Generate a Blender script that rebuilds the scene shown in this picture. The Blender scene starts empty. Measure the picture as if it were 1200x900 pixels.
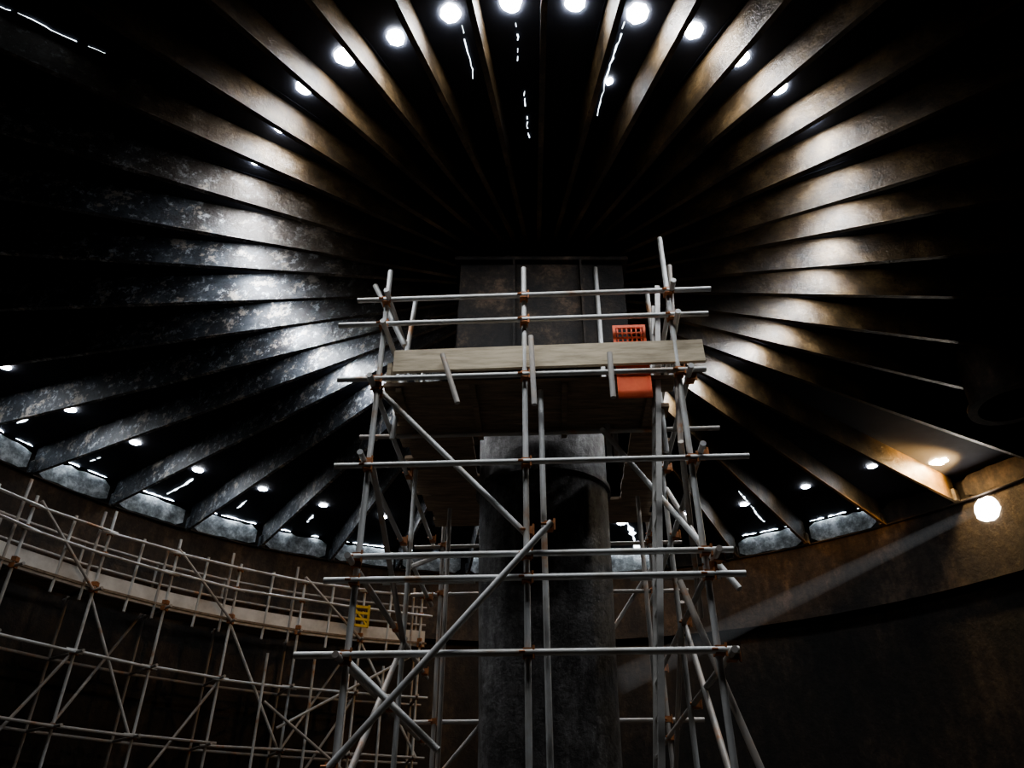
import bpy, math, random
from mathutils import Vector, Matrix
random.seed(7)
sc = bpy.context.scene
try:
    sc.view_settings.look='AgX - Medium High Contrast'
except Exception: pass
EYE = 1.6
CX, CY = -0.32, -7.2          # camera ground position; column stands at the origin
def C(x, y, h):               # survey coordinates (measured from the camera station) -> world
    return Vector((x + CX, y + CY, h + EYE))

# ------------------------------------------------------------------ mesh builder
class MB:
    def __init__(s): s.v=[]; s.f=[]; s.m=[]
    def poly(s, pts, mi=0):
        b=len(s.v); s.v += [tuple(p) for p in pts]; s.f.append(tuple(range(b,b+len(pts)))); s.m.append(mi)
    def tube(s, p, q, r=0.0242, n=10, mi=0, r2=None):
        p=Vector(p); q=Vector(q); d=(q-p)
        if d.length<1e-6: return
        d.normalize(); a=d.orthogonal().normalized(); c=d.cross(a); r2=r if r2 is None else r2
        b=len(s.v)
        for i in range(n):
            t=2*math.pi*i/n; o=a*math.cos(t)+c*math.sin(t)
            s.v.append(tuple(p+o*r)); s.v.append(tuple(q+o*r2))
        for i in range(n):
            j=(i+1)%n
            s.f.append((b+2*i,b+2*j,b+2*j+1,b+2*i+1)); s.m.append(mi)
        s.f.append(tuple(b+2*i for i in reversed(range(n)))); s.m.append(mi)
        s.f.append(tuple(b+2*i+1 for i in range(n))); s.m.append(mi)
    def hexa(s, P, mi=0):      # 8 pts: bottom 4, top 4
        b=len(s.v); s.v += [tuple(p) for p in P]
        for f in ((3,2,1,0),(4,5,6,7),(0,1,5,4),(1,2,6,5),(2,3,7,6),(3,0,4,7)):
            s.f.append(tuple(b+i for i in f)); s.m.append(mi)
    def box(s, c, ax, ay, az, mi=0):
        c=Vector(c); ax=Vector(ax); ay=Vector(ay); az=Vector(az)
        s.hexa([c-ax-ay-az,c+ax-ay-az,c+ax+ay-az,c-ax+ay-az,c-ax-ay+az,c+ax-ay+az,c+ax+ay+az,c-ax+ay+az],mi)
    def beam(s, p, q, w, h, mi=0, up=Vector((0,0,1))):
        p=Vector(p); q=Vector(q); d=q-p; L=d.length; d.normalize()
        side=d.cross(up)
        if side.length<1e-4: side=Vector((1,0,0))
        side.normalize(); u=side.cross(d)
        s.box((p+q)/2, d*L/2, side*w/2, u*h/2, mi)
    def lathe(s, prof, n=64, cx=0, cy=0, mi=0, a0=0, a1=2*math.pi):
        full=abs(a1-a0-2*math.pi)<1e-6; m=n if full else n+1
        b=len(s.v)
        for i in range(m):
            t=a0+(a1-a0)*i/n
            for (r,z) in prof: s.v.append((cx+r*math.cos(t),cy+r*math.sin(t),z))
        k=len(prof)
        for i in range(n):
            j=(i+1)%m
            for l in range(k-1):
                s.f.append((b+i*k+l,b+j*k+l,b+j*k+l+1,b+i*k+l+1)); s.m.append(mi)
    def build(s, name, mats, parent=None, smooth=False):
        me=bpy.data.meshes.new(name); me.from_pydata(s.v,[],s.f)
        for m in mats: me.materials.append(m)
        for p,mi in zip(me.polygons,s.m):
            p.material_index=mi; p.use_smooth=smooth
        me.update()
        if smooth:
            try: me.set_sharp_from_angle(angle=math.radians(40))
            except Exception: pass
        ob=bpy.data.objects.new(name,me); sc.collection.objects.link(ob)
        if parent: ob.parent=parent
        return ob
def empty(name):
    e=bpy.data.objects.new(name,None); sc.collection.objects.link(e); return e

# ------------------------------------------------------------------ materials
def nodes(name):
    m=bpy.data.materials.new(name); m.use_nodes=True
    nt=m.node_tree; bs=nt.nodes['Principled BSDF']; return m,nt,bs
def noise(nt, scale, detail=6, rough=.6, stretch=None, lac=2.0):
    g=nt.nodes.new('ShaderNodeNewGeometry'); v=g.outputs['Position']
    if stretch:
        mp=nt.nodes.new('ShaderNodeMapping'); mp.inputs['Scale'].default_value=stretch
        nt.links.new(v,mp.inputs['Vector']); v=mp.outputs['Vector']
    n=nt.nodes.new('ShaderNodeTexNoise'); n.inputs['Scale'].default_value=scale
    n.inputs['Detail'].default_value=detail; n.inputs['Roughness'].default_value=rough
    nt.links.new(v,n.inputs['Vector']); return n.outputs['Fac']
def ramp(nt, fac, stops):
    r=nt.nodes.new('ShaderNodeValToRGB'); e=r.color_ramp.elements
    while len(e)<len(stops): e.new(0.5)
    for i,(p,c) in enumerate(stops): e[i].position=p; e[i].color=(*c,1)
    nt.links.new(fac,r.inputs['Fac']); return r.outputs['Color']
def mix(nt, fac, a, b, mode='MIX'):
    m=nt.nodes.new('ShaderNodeMix'); m.data_type='RGBA'; m.blend_type=mode
    for s,v in ((0,fac),(6,a),(7,b)):
        if isinstance(v,bpy.types.NodeSocket): nt.links.new(v,m.inputs[s])
        else: m.inputs[s].default_value = v if s==0 else (*v,1)
    return m.outputs[2]
def math_(nt, op, a, b):
    m=nt.nodes.new('ShaderNodeMath'); m.operation=op
    for s,v in ((0,a),(1,b)):
        if isinstance(v,bpy.types.NodeSocket): nt.links.new(v,m.inputs[s])
        else: m.inputs[s].default_value=v
    return m.outputs[0]
def bump(nt, bs, h, strength=.4, dist=.02):
    b=nt.nodes.new('ShaderNodeBump'); b.inputs['Strength'].default_value=strength; b.inputs['Distance'].default_value=dist
    nt.links.new(h,b.inputs['Height']); nt.links.new(b.outputs['Normal'],bs.inputs['Normal'])
def simple(name, stops, scale, rough=.7, metal=0, stretch=None, bs_=.3, bd=.01, detail=6):
    m,nt,bs=nodes(name); n=noise(nt,scale,detail,.65,stretch)
    nt.links.new(ramp(nt,n,stops),bs.inputs['Base Color'])
    bs.inputs['Roughness'].default_value=rough; bs.inputs['Metallic'].default_value=metal
    bump(nt,bs,n,bs_,bd); return m

# rafters: sooty oily steel - warm dark brown mostly, blue-grey scale with white flakes / rust crusts on the left arc
m_rafter,nt,bs=nodes('oily_rafter_steel')
n1=noise(nt,2.0,8,.7); n2=noise(nt,9,10,.8); n4=noise(nt,26,6,.7); n5=noise(nt,4.2,9,.78)
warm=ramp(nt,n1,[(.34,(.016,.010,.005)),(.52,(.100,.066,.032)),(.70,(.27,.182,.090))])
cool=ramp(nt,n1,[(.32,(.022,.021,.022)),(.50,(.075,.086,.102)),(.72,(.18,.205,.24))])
flake=ramp(nt,n2,[(.55,(0,0,0)),(.59,(1,1,1))])
crust=ramp(nt,n5,[(.56,(0,0,0)),(.59,(1,1,1))])
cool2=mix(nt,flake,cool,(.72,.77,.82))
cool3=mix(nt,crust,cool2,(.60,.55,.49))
speck=ramp(nt,n4,[(.36,(.45,.42,.38)),(.52,(1,1,1))])
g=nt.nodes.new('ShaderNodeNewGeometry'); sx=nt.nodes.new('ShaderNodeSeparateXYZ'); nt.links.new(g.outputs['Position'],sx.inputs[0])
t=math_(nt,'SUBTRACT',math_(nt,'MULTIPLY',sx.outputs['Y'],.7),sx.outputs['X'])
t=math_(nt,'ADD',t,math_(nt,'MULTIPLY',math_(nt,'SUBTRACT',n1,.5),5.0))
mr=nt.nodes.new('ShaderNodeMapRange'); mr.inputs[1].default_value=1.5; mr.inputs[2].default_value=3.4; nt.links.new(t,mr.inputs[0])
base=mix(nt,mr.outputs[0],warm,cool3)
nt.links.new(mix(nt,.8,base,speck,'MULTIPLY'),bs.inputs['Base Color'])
rr=nt.nodes.new('ShaderNodeMapRange'); rr.inputs[1].default_value=.3; rr.inputs[2].default_value=.7; rr.inputs[3].default_value=.25; rr.inputs[4].default_value=.48
nt.links.new(n5,rr.inputs[0]); nt.links.new(rr.outputs[0],bs.inputs['Roughness'])
bs.inputs['Metallic'].default_value=.2; bs.inputs['Specular IOR Level'].default_value=.85
bump(nt,bs,n5,.8,.03)

m_deck=simple('roof_plate_soot',[(.3,(.006,.007,.014)),(.6,(.012,.015,.026)),(.8,(.020,.022,.030))],3,.85)
m_wall,nt,bs=nodes('tank_wall_rust')
a=noise(nt,1.1,10,.75,(1,1,.35)); b=noise(nt,6,9,.75)
c1=ramp(nt,a,[(.38,(.006,.0045,.003)),(.52,(.028,.019,.012)),(.64,(.085,.056,.034))]); c2=ramp(nt,b,[(.38,(.25,.22,.2)),(.6,(1,1,1))])
nt.links.new(mix(nt,.85,c1,c2,'MULTIPLY'),bs.inputs['Base Color']); bs.inputs['Roughness'].default_value=.7; bump(nt,bs,b,.7,.03)
m_band,nt,bs=nodes('wall_band_rust')
a=noise(nt,1.4,10,.75,(1,1,.4)); b=noise(nt,7,9,.75)
c1=ramp(nt,a,[(.38,(.013,.008,.005)),(.52,(.050,.033,.021)),(.64,(.125,.083,.052))]); c2=ramp(nt,b,[(.38,(.3,.26,.23)),(.6,(1,1,1))])
nt.links.new(mix(nt,.85,c1,c2,'MULTIPLY'),bs.inputs['Base Color']); bs.inputs['Roughness'].default_value=.65; bump(nt,bs,b,.7,.03)
m_floor=simple('tank_floor_sludge',[(.3,(.02,.016,.012)),(.7,(.07,.055,.04))],2,.6)
m_col,nt,bs=nodes('column_steel')
a=noise(nt,1.5,10,.8,(1,1,.3)); b=noise(nt,9,9,.78)
c1=ramp(nt,a,[(.40,(.016,.013,.011)),(.50,(.080,.075,.072)),(.60,(.23,.225,.22))])
c2=ramp(nt,b,[(.40,(.18,.15,.13)),(.56,(1,1,1))])
nt.links.new(mix(nt,.85,c1,c2,'MULTIPLY'),bs.inputs['Base Color']); bs.inputs['Roughness'].default_value=.45; bs.inputs['Metallic'].default_value=.2
bump(nt,bs,b,.8,.025)
m_drum,nt,bs=nodes('capital_rust')
a=noise(nt,2.0,10,.78); b=noise(nt,12,8,.75)
c1=ramp(nt,a,[(.42,(.007,.005,.004)),(.52,(.034,.023,.015)),(.62,(.13,.086,.055))]); c2=ramp(nt,b,[(.38,(.3,.26,.23)),(.58,(1,1,1))])
nt.links.new(mix(nt,.85,c1,c2,'MULTIPLY'),bs.inputs['Base Color']); bs.inputs['Roughness'].default_value=.7; bump(nt,bs,b,.7,.02)
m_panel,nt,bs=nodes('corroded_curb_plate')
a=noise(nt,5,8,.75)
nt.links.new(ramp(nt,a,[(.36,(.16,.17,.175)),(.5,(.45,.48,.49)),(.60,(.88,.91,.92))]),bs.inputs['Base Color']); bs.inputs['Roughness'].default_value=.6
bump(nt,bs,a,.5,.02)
m_tube,nt,bs=nodes('galvanised_tube')
a=noise(nt,2.2,4,.6)
c1=ramp(nt,a,[(.48,(.60,.61,.605)),(.62,(.46,.44,.40)),(.71,(.40,.21,.10))])
nt.links.new(c1,bs.inputs['Base Color']); bs.inputs['Metallic'].default_value=.2; bs.inputs['Roughness'].default_value=.48
m_tube2=simple('weathered_tube',[(.40,(.36,.35,.335)),(.58,(.42,.37,.32)),(.70,(.46,.22,.10))],4,.55,.2)
m_coup=simple('rusty_coupler',[(.3,(.15,.065,.028)),(.6,(.44,.18,.065)),(.75,(.42,.34,.27))],14,.6,.3)
m_board=simple('scaffold_board_timber',[(.3,(.34,.28,.20)),(.55,(.56,.48,.35)),(.75,(.68,.59,.45))],3,.8,0,(1,9,9),.2,.004)
m_deckb=simple('soiled_deck_boards',[(.3,(.11,.078,.05)),(.55,(.23,.165,.11)),(.75,(.34,.26,.17))],3,.8,0,(1,7,7),.2,.004)
m_walk=simple('weathered_walkway_board',[(.3,(.50,.47,.43)),(.6,(.72,.69,.64)),(.8,(.82,.79,.74))],3,.8)
m_orange=simple('orange_plastic',[(.3,(.85,.11,.03)),(.7,(1.0,.19,.06))],6,.45)
m_yellow=simple('yellow_paint',[(.3,(.55,.36,.03)),(.7,(.75,.52,.06))],8,.5)
m_alu=simple('aluminium_ladder',[(.3,(.52,.51,.49)),(.7,(.68,.67,.64))],9,.45,.3)
def emis(name,col,st):
    m=bpy.data.materials.new(name); m.use_nodes=True; nt=m.node_tree; nt.nodes.clear()
    e=nt.nodes.new('ShaderNodeEmission'); e.inputs[0].default_value=(*col,1); e.inputs[1].default_value=st
    o=nt.nodes.new('ShaderNodeOutputMaterial'); nt.links.new(e.outputs[0],o.inputs[0]); return m
m_day=emis('daylight_opening',(.93,.96,1.0),250)
m_day2=emis('daylight_opening_outer',(.93,.96,1.0),125)
m_crack=emis('daylight_crack',(.86,.94,1.0),7)
m_slot=emis('daylight_eave_slot',(.80,.90,1.0),36)
m_sun=emis('sunlit_wall_opening',(1.0,.95,.86),42)
m_webglow=emis('added_web_glow',(1.0,.74,.40),300)  # warm glow for the disc added beside the last rafter

# ------------------------------------------------------------------ tank geometry
R=9.70; RB=9.52
def zbot(r): return EYE+6.05-0.33*r/9.5
def zdeck(r): return EYE+6.40-0.20*r/9.5
PH=-90.7
def pol(r,deg,z): t=math.radians(deg); return Vector((r*math.cos(t),r*math.sin(t),z))

f=MB(); f.lathe([(0.0,0.0),(R+.1,0.0)],96); f.build('floor',[m_floor])
w=MB(); w.lathe([(R,0),(R,zdeck(R)+.05)],160); w.lathe([(R+.05,zdeck(R)+.05),(R+.05,0)],160); w.build('wall_shell',[m_wall],smooth=True)
cd=MB(); cd.lathe([(0.001,zdeck(0)),(3,zdeck(3)),(6,zdeck(6)),(R+.05,zdeck(R))],160)
cd.lathe([(R+.05,zdeck(R)+.03),(0.001,zdeck(0)+.03)],160)
for k in range(40):
    if k%2==0: continue
    a=PH+9*k+random.uniform(-1.2,1.2)
    for (ra,rb) in ((1.2,4.8),(4.8,9.4)):
        cd.hexa([pol(ra,a-.15,zdeck(ra)-.012),pol(rb,a-.1,zdeck(rb)-.012),pol(rb,a+.1,zdeck(rb)-.012),pol(ra,a+.15,zdeck(ra)-.012),
                 pol(ra,a-.15,zdeck(ra)),pol(rb,a-.1,zdeck(rb)),pol(rb,a+.1,zdeck(rb)),pol(ra,a+.15,zdeck(ra))])
cd.build('ceiling',[m_deck],smooth=True)

wb=MB()
wb.lathe([(R,EYE+4.30),(RB-.04,EYE+4.30),(RB-.04,EYE+4.42),(RB,EYE+4.42),(RB,EYE+5.72),(RB-.08,EYE+5.72),(RB-.08,EYE+5.745),(R,EYE+5.745)],160)
wb.build('trim_wall_band',[m_band],smooth=True)

cp=MB()
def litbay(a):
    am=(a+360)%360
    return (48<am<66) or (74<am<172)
for k in range(40):
    a=PH+4.5+9*k
    n=11; lo=[];hi=[]
    for i in range(n):
        t=a-3.9+7.8*i/(n-1)
        e=.07 if i in (0,n-1) else 0
        lo.append(pol(9.47,t,EYE+5.75+random.uniform(0,.03)+e)); hi.append(pol(9.47,t,EYE+6.17-random.uniform(0,.05)-e))
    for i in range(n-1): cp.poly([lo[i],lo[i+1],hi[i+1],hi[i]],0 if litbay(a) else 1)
cp.build('eave_curb_plates',[m_panel,m_band])

# rafters
rf=MB()
for k in range(40):
    a=PH+9*k+random.uniform(-.35,.35); t=math.radians(a)
    u=Vector((math.cos(t),math.sin(t),0)); n=Vector((-u.y,u.x,0))
    sag=random.uniform(-.03,.03); lean=random.uniform(-.03,.03)
    segs=[.55,2.5,4.2,6.0,7.8,9.44]
    for i in range(len(segs)-1):
        ra,rb=segs[i],segs[i+1]
        za,zb=zbot(ra)+sag,zbot(rb)+sag
        A=u*ra; B=u*rb; h=.009
        def P(base,off,z): return Vector((base.x+n.x*off,base.y+n.y*off,z))
        rf.hexa([P(A,-h+lean,za),P(B,-h+lean,zb),P(B,h+lean,zb),P(A,h+lean,za),
                 P(A,-h,zdeck(ra)-.004),P(B,-h,zdeck(rb)-.004),P(B,h,zdeck(rb)-.004),P(A,h,zdeck(ra)-.004)])
        fw=.026
        rf.hexa([P(A,-fw+lean,za-.014),P(B,-fw+lean,zb-.014),P(B,fw+lean,zb-.014),P(A,fw+lean,za-.014),
                 P(A,-fw+lean,za),P(B,-fw+lean,zb),P(B,fw+lean,zb),P(A,fw+lean,za)])
    e=u*9.38; rf.box((e.x,e.y,zbot(9.38)+.10),u*.07,n*.05,(0,0,.11))
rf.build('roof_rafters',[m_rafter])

# ------------------------------------------------------------------ daylight openings
hl=MB()
def disc(mb,c,rad,nrm,mi=0,jag=.08,n=18):
    nrm=Vector(nrm).normalized(); a=nrm.orthogonal().normalized(); b=nrm.cross(a)
    pts=[]
    for i in range(n):
        t=2*math.pi*i/n; q=rad*(1+random.uniform(-jag,jag)); pts.append(Vector(c)+a*math.cos(t)*q+b*math.sin(t)*q)
    mb.poly(pts,mi)
for k in range(40):
    a=PH+4.5+9*k
    r=3.45+random.uniform(-.04,.04)
    disc(hl,pol(r,a+random.uniform(-.3,.3),zdeck(r)-.012),.088*random.uniform(.85,1.08),(0,0,-1))
for k in range(40):
    a=PH+4.5+9*k; am=(a+360)%360
    if 36<am<172:
        r=7.9+random.uniform(-.06,.06)
        disc(hl,pol(r,a,zdeck(r)-.012),.084*random.uniform(.85,1.15),(0,0,-1),1)
disc(hl,pol(8.70,34.1,zdeck(8.70)-.012),.13,(0,0,-1),3,.3)  # added glowing disc, not a real hole, brightens the rafter web beside it
disc(hl,pol(2.75,-77.5,zdeck(2.75)-.012),.036,(0,0,-1),1,.2)
disc(hl,pol(RB-.012,33.2,EYE+5.46),.22,-pol(1,33.2,0),2,.05,28)
hl.build('daylight_holes',[m_day,m_day2,m_sun,m_webglow])

ck=MB()
def crack(a,r0,r1,w=.02,gap=.25,drift=0,step=.07):
    """ragged see-through tear running along a plate seam"""
    r=r0; x=0; wl=w*.2; on=True
    while r<r1:
        L=step*random.uniform(.5,1.6)
        if random.random()<gap: on=not on
        if not on and random.random()<.5: on=True
        wn=w*random.choice((.12,.25,.5,.8,1)); xn=x+random.uniform(-.012,.012)
        if on:
            def Q(rr,xx):
                t=math.radians(a+drift*(rr-r0)/(r1-r0)); u=Vector((math.cos(t),math.sin(t),0)); n=Vector((-u.y,u.x,0))
                p=u*rr+n*xx; p.z=zdeck(rr)-.014; return p
            ck.poly([Q(r,x-wl),Q(r,x+wl*.6),Q(r+L,xn+wn*.6),Q(r+L,xn-wn)])
        x=xn; wl=wn; r+=L
crack(-77.2,2.35,3.3,.010,.25,-1,.05)
crack(-95.2,2.85,3.35,.012,.5,0,.05)
crack(-94,2.0,2.55,.006,.7,0,.04)
crack(-104.2,2.8,3.3,.006,.35,1.5,.05)
crack(217,5.0,6.1,.005,.35)
crack(74.8,7.0,9.3,.10,.03,0,.16)
crack(57,7.3,8.9,.02,.5)
crack(138,8.3,9.3,.03,.4,0,.10)
crack(130,8.5,8.9,.03,.4)
crack(121,8.4,8.8,.03,.4)
crack(148,8.6,9.1,.025,.4,0,.10)
crack(157,8.5,9.0,.035,.3,0,.10)
crack(165,8.6,9.1,.05,.2,0,.12)
for k in range(40):                       # daylight gap where sheeting stops short of the wall (broken, patchy)
    a=PH+4.5+9*k
    if not litbay(a): continue
    n=16; wl=.0
    for i in range(n):
        wn=random.choice((.0,.0,.0,.010,.020,.035))
        t0=a-3.6+7.2*i/n; t1=t0+7.2/n
        if wl+wn>0:
            ck.poly([pol(9.44,t0,zdeck(9.44)-.014),pol(9.44-wl-.001,t0,zdeck(9.4)-.014),pol(9.44-wn-.001,t1,zdeck(9.4)-.014),pol(9.44,t1,zdeck(9.44)-.014)],1)
        wl=wn
ck.build('daylight_cracks',[m_crack,m_slot])

# ------------------------------------------------------------------ central column with square capital
col=empty('central_column')
c=MB(); c.lathe([(.80,0),(.80,.06),(.60,.06),(.60,.3),(.612,EYE+1.2),(.64,EYE+2.4),(.665,EYE+4.3)],64)
c.lathe([(.650,EYE+3.28),(.685,EYE+3.29),(.685,EYE+3.34),(.655,EYE+3.35)],64)
c.build('shaft',[m_col],col,True)
c=MB(); hw=.88; z0=EYE+4.45; z1=EYE+5.68
c.box((0,0,(z0+z1)/2),(hw,0,0),(0,hw,0),(0,0,(z1-z0)/2))
c.box((0,0,z1+.02),(hw+.06,0,0),(0,hw+.06,0),(0,0,.025)); c.box((0,0,z0-.02),(hw+.05,0,0),(0,hw+.05,0),(0,0,.025))
for s in (-1,1):
    for x in (-.30,.42):
        c.box((x,s*(hw+.03),(z0+z1)/2),(.012,0,0),(0,.035,0),(0,0,(z1-z0)/2))
        c.box((s*(hw+.03),x,(z0+z1)/2),(.035,0,0),(0,.012,0),(0,0,(z1-z0)/2))
for i in range(8):      # gusset brackets from the shaft to the underside of the capital
    t=math.radians(45*i+22.5); u=Vector((math.cos(t),math.sin(t),0)); n=Vector((-u.y,u.x,0))*.01
    p0=u*.62; p1=u*.86; zt=z0-.04; zb=EYE+4.0
    c.hexa([p0-n+Vector((0,0,zb)),p0+n+Vector((0,0,zb)),p0*1.05+n+Vector((0,0,zb)),p0*1.05-n+Vector((0,0,zb)),
            p0-n+Vector((0,0,zt)),p0+n+Vector((0,0,zt)),p1+n+Vector((0,0,zt)),p1-n+Vector((0,0,zt))])
c.build('capital',[m_drum],col)
c=MB(); c.lathe([(.62,z1),(.62,EYE+5.98),(.74,EYE+5.98),(.74,EYE+6.02),(0,EYE+6.02)],40)
c.build('bearing_ring',[m_drum],col,True)

# ------------------------------------------------------------------ scaffold tower
tower=empty('scaffold_tower')
PX,PY=.1,5.5; TH=math.radians(-3.0)
def T(x,y,h):
    dx,dy=x-PX,y-PY
    return C(PX+dx*math.cos(TH)-dy*math.sin(TH), PY+dx*math.sin(TH)+dy*math.cos(TH), h)
st=MB(); cu=MB()
def tub(p,q,mi=0,mb=st): mb.tube(T(*p),T(*q),.0242,12,mi)
def coup(x,y,h,mb=cu):
    p=T(x,y,h); s=random.uniform(.85,1.05)
    mb.box(p,Vector((.036*s,0,0)),Vector((0,.045,0)),Vector((0,0,.030)))
    mb.tube(p+Vector((.04,-.045,-.045)),p+Vector((.04,-.045,.045)),.009,6)
    mb.tube(p+Vector((-.02,-.055,0)),p+Vector((-.06,-.055,0)),.010,6)
G=-EYE
fr=[(-1.16,5.5,4.90),(.11,5.5,4.88),(1.42,5.5,5.20)]
for x,y,t in fr: tub((x,y,G),(x,y,t))
tub((.25,5.66,G),(.24,5.66,3.6))
mid=[(-1.10,7.2),(1.46,7.2)]; rear=[(-1.04,9.0),(.3,9.0),(1.5,9.0)]
for x,y in mid: tub((x,y,G),(x,y,4.9))
for x,y in rear: tub((x,y,G),(x,y,4.3),1)
tub((-.82,7.9,G),(-.82,7.9,3.5),1); tub((1.25,7.9,G),(1.27,7.9,3.6),1)
led=[(-1.42,1.80,4.50),(-1.56,1.74,4.22),(-1.50,1.64,3.63),(-1.42,1.86,2.80),(-1.22,1.62,2.04),(-1.38,1.68,1.86),(-1.52,1.55,1.33)]
for x0,x1,h in led:
    yy=5.44
    tub((x0,yy,h),(x1,yy,h),0)
    for x,_,_ in fr: coup(x,yy+.03,h)
for h in (3.58,2.85,2.0,1.3,.35):
    for x,y2 in ((-1.19,9.3),(1.49,9.4)):
        tub((x,5.3,h),(x,y2,h),0 if h>2 else 1)
        for yy in (5.5,7.2,9.0): coup(x+.02,yy,h)
for h in (4.5,4.15): 
    tub((-1.13,5.3,h),(-1.07,7.5,h)); tub((1.45,5.3,h),(1.48,7.5,h))
for h in (3.5,2.9,2.2,1.48):
    tub((-1.4,9.05,h),(1.9,9.05,h),1)
    for x,y in rear: coup(x,y+.02,h)
tub((-1.5,6.35,3.57),(1.9,6.35,3.57),1)
tub((-1.35,7.25,2.45),(-.45,7.25,2.45)); tub((1.05,7.25,2.45),(1.9,7.25,2.45))
tub((.86,6.35,3.3),(.86,6.35,5.6)); tub((.93,6.4,3.3),(.93,6.4,5.5),1)
tub((-1.13,6.1,3.4),(-1.02,6.1,5.05)); tub((-1.35,5.7,4.9),(-1.02,5.75,4.2))
tub((1.38,5.62,3.0),(1.50,5.62,4.95),1); tub((1.34,6.1,3.2),(1.34,6.1,5.0))
tub((-.60,5.42,3.85),(-.45,5.42,3.35),1); tub((.19,5.4,3.3),(.17,5.4,4.0),1); tub((.84,5.4,3.35),(.84,5.4,3.8),1)
# diagonal braces
tub((-1.16,5.58,3.60),(.13,5.58,2.22)); tub((.30,5.38,2.26),(-1.45,5.38,.30))
tub((-1.22,5.6,1.36),(-.50,5.6,.74)); tub((-1.14,5.55,2.85),(-1.08,7.3,1.75),1)
tub((-1.10,7.25,2.6),(-1.0,9.0,3.4),1)
tub((-1.12,5.6,.5),(-1.08,7.2,1.9),1); tub((-1.02,9.08,.9),(.3,9.08,2.4),1)
tub((.80,6.3,3.56),(1.66,5.6,1.80)); tub((1.44,5.6,.4),(1.50,7.2,2.0),1); tub((1.44,5.6,2.1),(1.50,7.3,3.4),1)
tub((1.5,7.2,2.2),(1.5,9.0,.8),1); tub((.3,9.1,1.5),(1.5,9.1,3.2),1)
tub((1.60,5.5,.55),(1.25,5.7,1.9),1); tub((1.35,5.45,2.95),(1.62,7.0,2.0),1)
tub((.5,6.0,.4),(1.6,6.6,-.3))
for p in [(.28,5.42,2.24),(-1.16,5.42,.62),(.12,5.54,2.25),(-1.16,5.54,3.55),(-1.2,5.56,1.34),(1.45,5.55,1.95),(1.5,7.2,2.0)]: coup(*p)
st.build('tubes',[m_tube,m_tube2],tower,True); cu.build('couplers',[m_coup],tower)
bp=MB()
for x,y in [(a,b) for a,b,_ in fr]+mid+rear: bp.box(T(x,y,G+.012),(.1,0,0),(0,.1,0),(0,0,.01))
bp.build('base_plates',[m_coup],tower)
db=MB()
def plank(x0,x1,y,h,wd=.215,mi=0):
    z=h+random.uniform(-.006,.006); a=T(x0,y,z); b=T(x1,y,z); db.beam(a,b,wd,.038,mi)
y=5.70
while y<6.45:
    plank(-1.14+random.uniform(-.06,.04),1.35+random.uniform(-.05,.08),y,3.66); y+=.225
while y<8.0:
    plank(-1.14+random.uniform(-.05,.05),-.46+random.uniform(-.03,.03),y,3.66)
    plank(1.10+random.uniform(-.03,.03),1.46+random.uniform(-.03,.05),y,3.66); y+=.225
while y<8.75:
    plank(-1.10+random.uniform(-.06,.04),1.46+random.uniform(-.05,.08),y,3.66); y+=.225
for x in (-1.0,-.35,.45,1.2):
    a=T(x,5.6,3.615); b=T(x,6.5,3.615); db.beam(a,b,.05,.05)
db.build('deck_boards',[m_deckb],tower)
tb=MB()
tb.beam(T(-1.04,5.50,3.84),T(1.66,5.50,3.86),.038,.225)
tb.beam(T(-1.10,5.60,3.80),T(-1.07,8.6,3.80),.038,.20)
tb.build('toe_boards',[m_board],tower)

# ladder lashed to the tower
ld=MB()
b0=T(.76,5.62,G); t0=T(1.36,5.62,4.7); off=T(.76,5.92,G)-b0
ld.beam(b0,t0,.030,.045,up=Vector((1,0,0))) ; ld.beam(b0+off,t0+off,.030,.045,up=Vector((1,0,0)))
for i in range(25):
    p=b0.lerp(t0,(i+.6)/26); ld.tube(p,p+off,.013,8)
ld.build('access_ladder',[m_alu],tower,True)

# orange barrier panel (slotted top, solid lower sheet) hung behind the toe board
ob=MB()
o=T(.90,5.555,3.44); ux=(T(1.19,5.555,3.44)-o); W=ux.length; ux.normalize(); nn=Vector((-ux.y,ux.x,0)); H=.76
def bar(x0,x1,z0,z1,th=.012): 
    ob.box(o+ux*((x0+x1)/2)+Vector((0,0,(z0+z1)/2)),ux*((x1-x0)/2),nn*th,Vector((0,0,(z1-z0)/2)))
bar(0,W,0,.03);bar(0,W,H-.03,H);bar(0,.025,.03,H-.03);bar(W-.025,W,.03,H-.03);bar(.025,W-.025,.28,.32);bar(.025,W-.025,.03,.28,.008)
for i in range(1,7): bar(W*i/7-.006,W*i/7+.006,.32,H-.03,.008)
for i in range(1,8): bar(.025,W-.025,.32+i*.051-.006,.32+i*.051+.006,.008)
ob.build('orange_safety_barrier',[m_orange])

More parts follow.
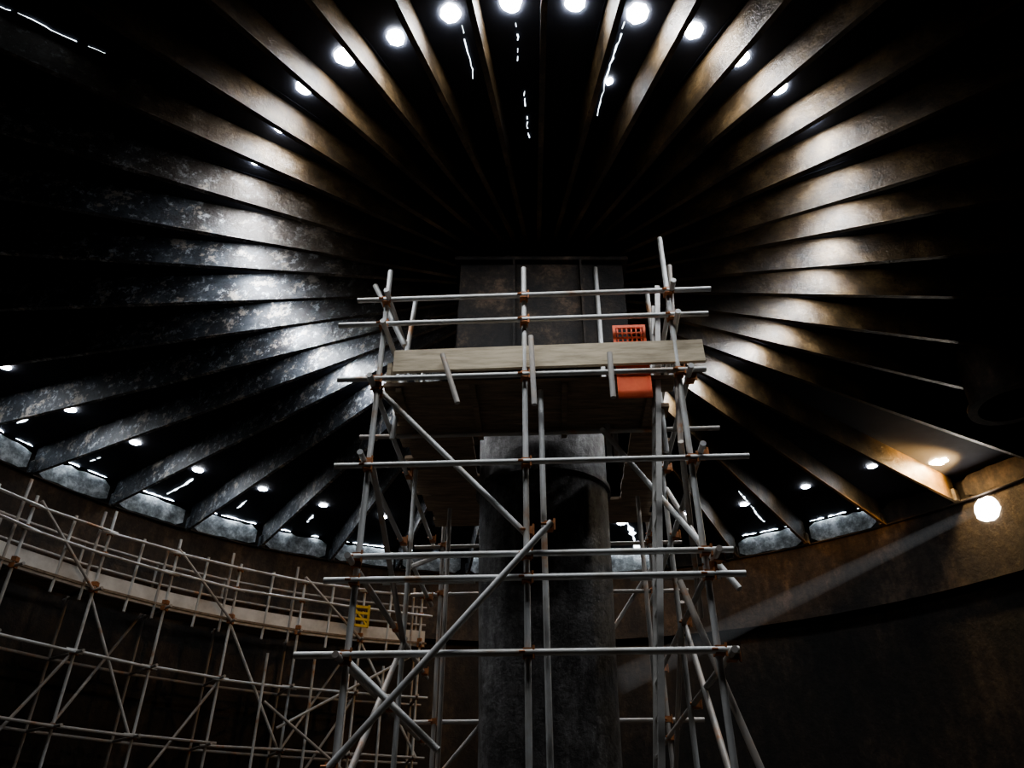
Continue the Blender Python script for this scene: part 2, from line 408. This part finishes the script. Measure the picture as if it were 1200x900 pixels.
# ------------------------------------------------------------------ perimeter scaffold along the wall
per=empty('perimeter_scaffold')
ps=MB(); pc=MB(); pb=MB()
def PT(r,a,h): return pol(r,a,EYE+h)
angs=[104+8.3*i for i in range(11)]
RI,RO=8.5,9.25
def ptub(p,q,mi=0): ps.tube(p,q,.0242,8,mi)
for i,a in enumerate(angs):
    j=random.uniform(-.6,.6)
    ptub(PT(RI,a+j,G),PT(RI,a+j,5.05+random.uniform(-.1,.25)))
    ptub(PT(RI,a+1.2+j,3.7),PT(RI,a+1.2+j,5.0+random.uniform(-.1,.25)),1)
    ptub(PT(RI,a+4.4+j,3.7),PT(RI,a+4.2+j,4.95),0)
    ptub(PT(RO,a+j,G),PT(RO,a+j,4.9),1)
    for h in (3.9,2.94,1.9,.8):
        ptub(PT(RI-.25,a+j,h),PT(RO+.12,a+j,h),1)
        p=PT(RI,a+j,h); pc.box(p,(.05,0,0),(0,.05,0),(0,0,.035))
    for h in (4.86,4.50,4.0): pc.box(PT(RI,a+j,h),(.045,0,0),(0,.045,0),(0,0,.035))
    if i<len(angs)-1:
        b=angs[i+1]
        for h in (4.86,4.50,2.94,1.9,.8):
            ptub(PT(RI-.04,a-.9,h+random.uniform(-.03,.03)),PT(RI-.04,b+.9,h+random.uniform(-.03,.03)),0 if h!=1.9 else 1)
            if h in (4.86,4.5,2.94,1.9): ptub(PT(RO-.03,a-.7,h),PT(RO-.03,b+.7,h),1)
        for q in range(3):
            rr_=RI+.10+q*.235
            pb.beam(PT(rr_,a-.3,3.95),PT(rr_,b+.3,3.95),.22,.038,1)
        pb.beam(PT(RI+.035,a-.1,4.04),PT(RI+.035,b+.1,4.04),.036,.30,0)
        if i%2==0: ptub(PT(RI+.05,a,1.9),PT(RI+.05,b,3.9)); 
        else: ptub(PT(RI+.05,b,.8),PT(RI+.05,a,2.9),1)
        if i%3==1: ptub(PT(RO,a,4.0),PT(RI,b,1.9),1)
        if i%2==1: ptub(PT(RI-.05,a,3.9),PT(RI-.05,b,4.95),1)
for a in (109,113.5,118,124):
    ptub(PT(RI-.3,a,G),PT(RI-.3,a+.4,3.4),0)
ptub(PT(RI-.35,106,3.6),PT(RI-.35,122,2.2)); ptub(PT(RI-.35,108,1.1),PT(RI-.35,124,2.6),1)
ps.build('tubes',[m_tube,m_tube2],per,True); pc.build('couplers',[m_coup],per); pb.build('walkway_boards',[m_walk,m_deckb],per)
for nm,a,h in (('yellow_access_gate',111.8,4.15),('yellow_access_gate.001',118,1.0)):
    y=MB(); p0=PT(RI-.12,a,h); p1=PT(RI-.12,a+2.2,h); up=Vector((0,0,1))
    for q in range(4): y.beam(p0+up*.12*q,p1+up*.12*q,.03,.05)
    y.beam(p0-up*.03,p0+up*.40,.04,.04); y.beam(p1-up*.03,p1+up*.40,.04,.04)
    y.beam(p0,p1+up*.36,.02,.035)
    y.build(nm,[m_yellow])

# ------------------------------------------------------------------ roof nozzle (hanging pipe stub) at right
nz=MB(); p=C(6.75,8.8,0)
nz.lathe([(.50,zdeck(6)),(.50,EYE+5.45),(.56,EYE+5.45),(.56,EYE+5.38),(.44,EYE+5.38),(.44,zdeck(6)-.02)],40,p.x,p.y)
nz.build('roof_nozzle_pipe',[m_band],None,True)

# ------------------------------------------------------------------ self-glowing volume standing in for a sunbeam from the wall opening
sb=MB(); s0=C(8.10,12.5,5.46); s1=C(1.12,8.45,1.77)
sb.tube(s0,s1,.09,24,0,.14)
m=bpy.data.materials.new('beam_glow_volume'); m.use_nodes=True; nt=m.node_tree; nt.nodes.clear()
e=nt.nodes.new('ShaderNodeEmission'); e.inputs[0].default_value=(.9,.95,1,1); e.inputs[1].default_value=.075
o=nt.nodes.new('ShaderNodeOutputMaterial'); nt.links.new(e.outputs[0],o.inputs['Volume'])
sb.build('glowing_sunbeam',[m])

# added unseen spot lamp near the wall opening, warms the last rafter web
L=bpy.data.lights.new('added_web_spot','SPOT'); L.energy=900; L.color=(1.0,.58,.20); L.spot_size=math.radians(95); L.spot_blend=.7; L.shadow_soft_size=.06
lo=bpy.data.objects.new('added_web_spot',L); sc.collection.objects.link(lo)
lo.location=pol(8.95,30.6,EYE+5.72); tgt=pol(8.60,35.3,EYE+5.95)
lo.rotation_euler=(tgt-lo.location).to_track_quat('-Z','Y').to_euler()

# ------------------------------------------------------------------ world + camera
wd=bpy.data.worlds.new('World'); sc.world=wd; wd.use_nodes=True
wd.node_tree.nodes['Background'].inputs[0].default_value=(.6,.75,1,1); wd.node_tree.nodes['Background'].inputs[1].default_value=1.0
cam=bpy.data.cameras.new('camera'); cam.lens=27; cam.sensor_width=36; cam.clip_start=.05
co=bpy.data.objects.new('camera',cam); sc.collection.objects.link(co)
co.location=(CX,CY,EYE); co.rotation_euler=(math.radians(90+33),0,0); sc.camera=co
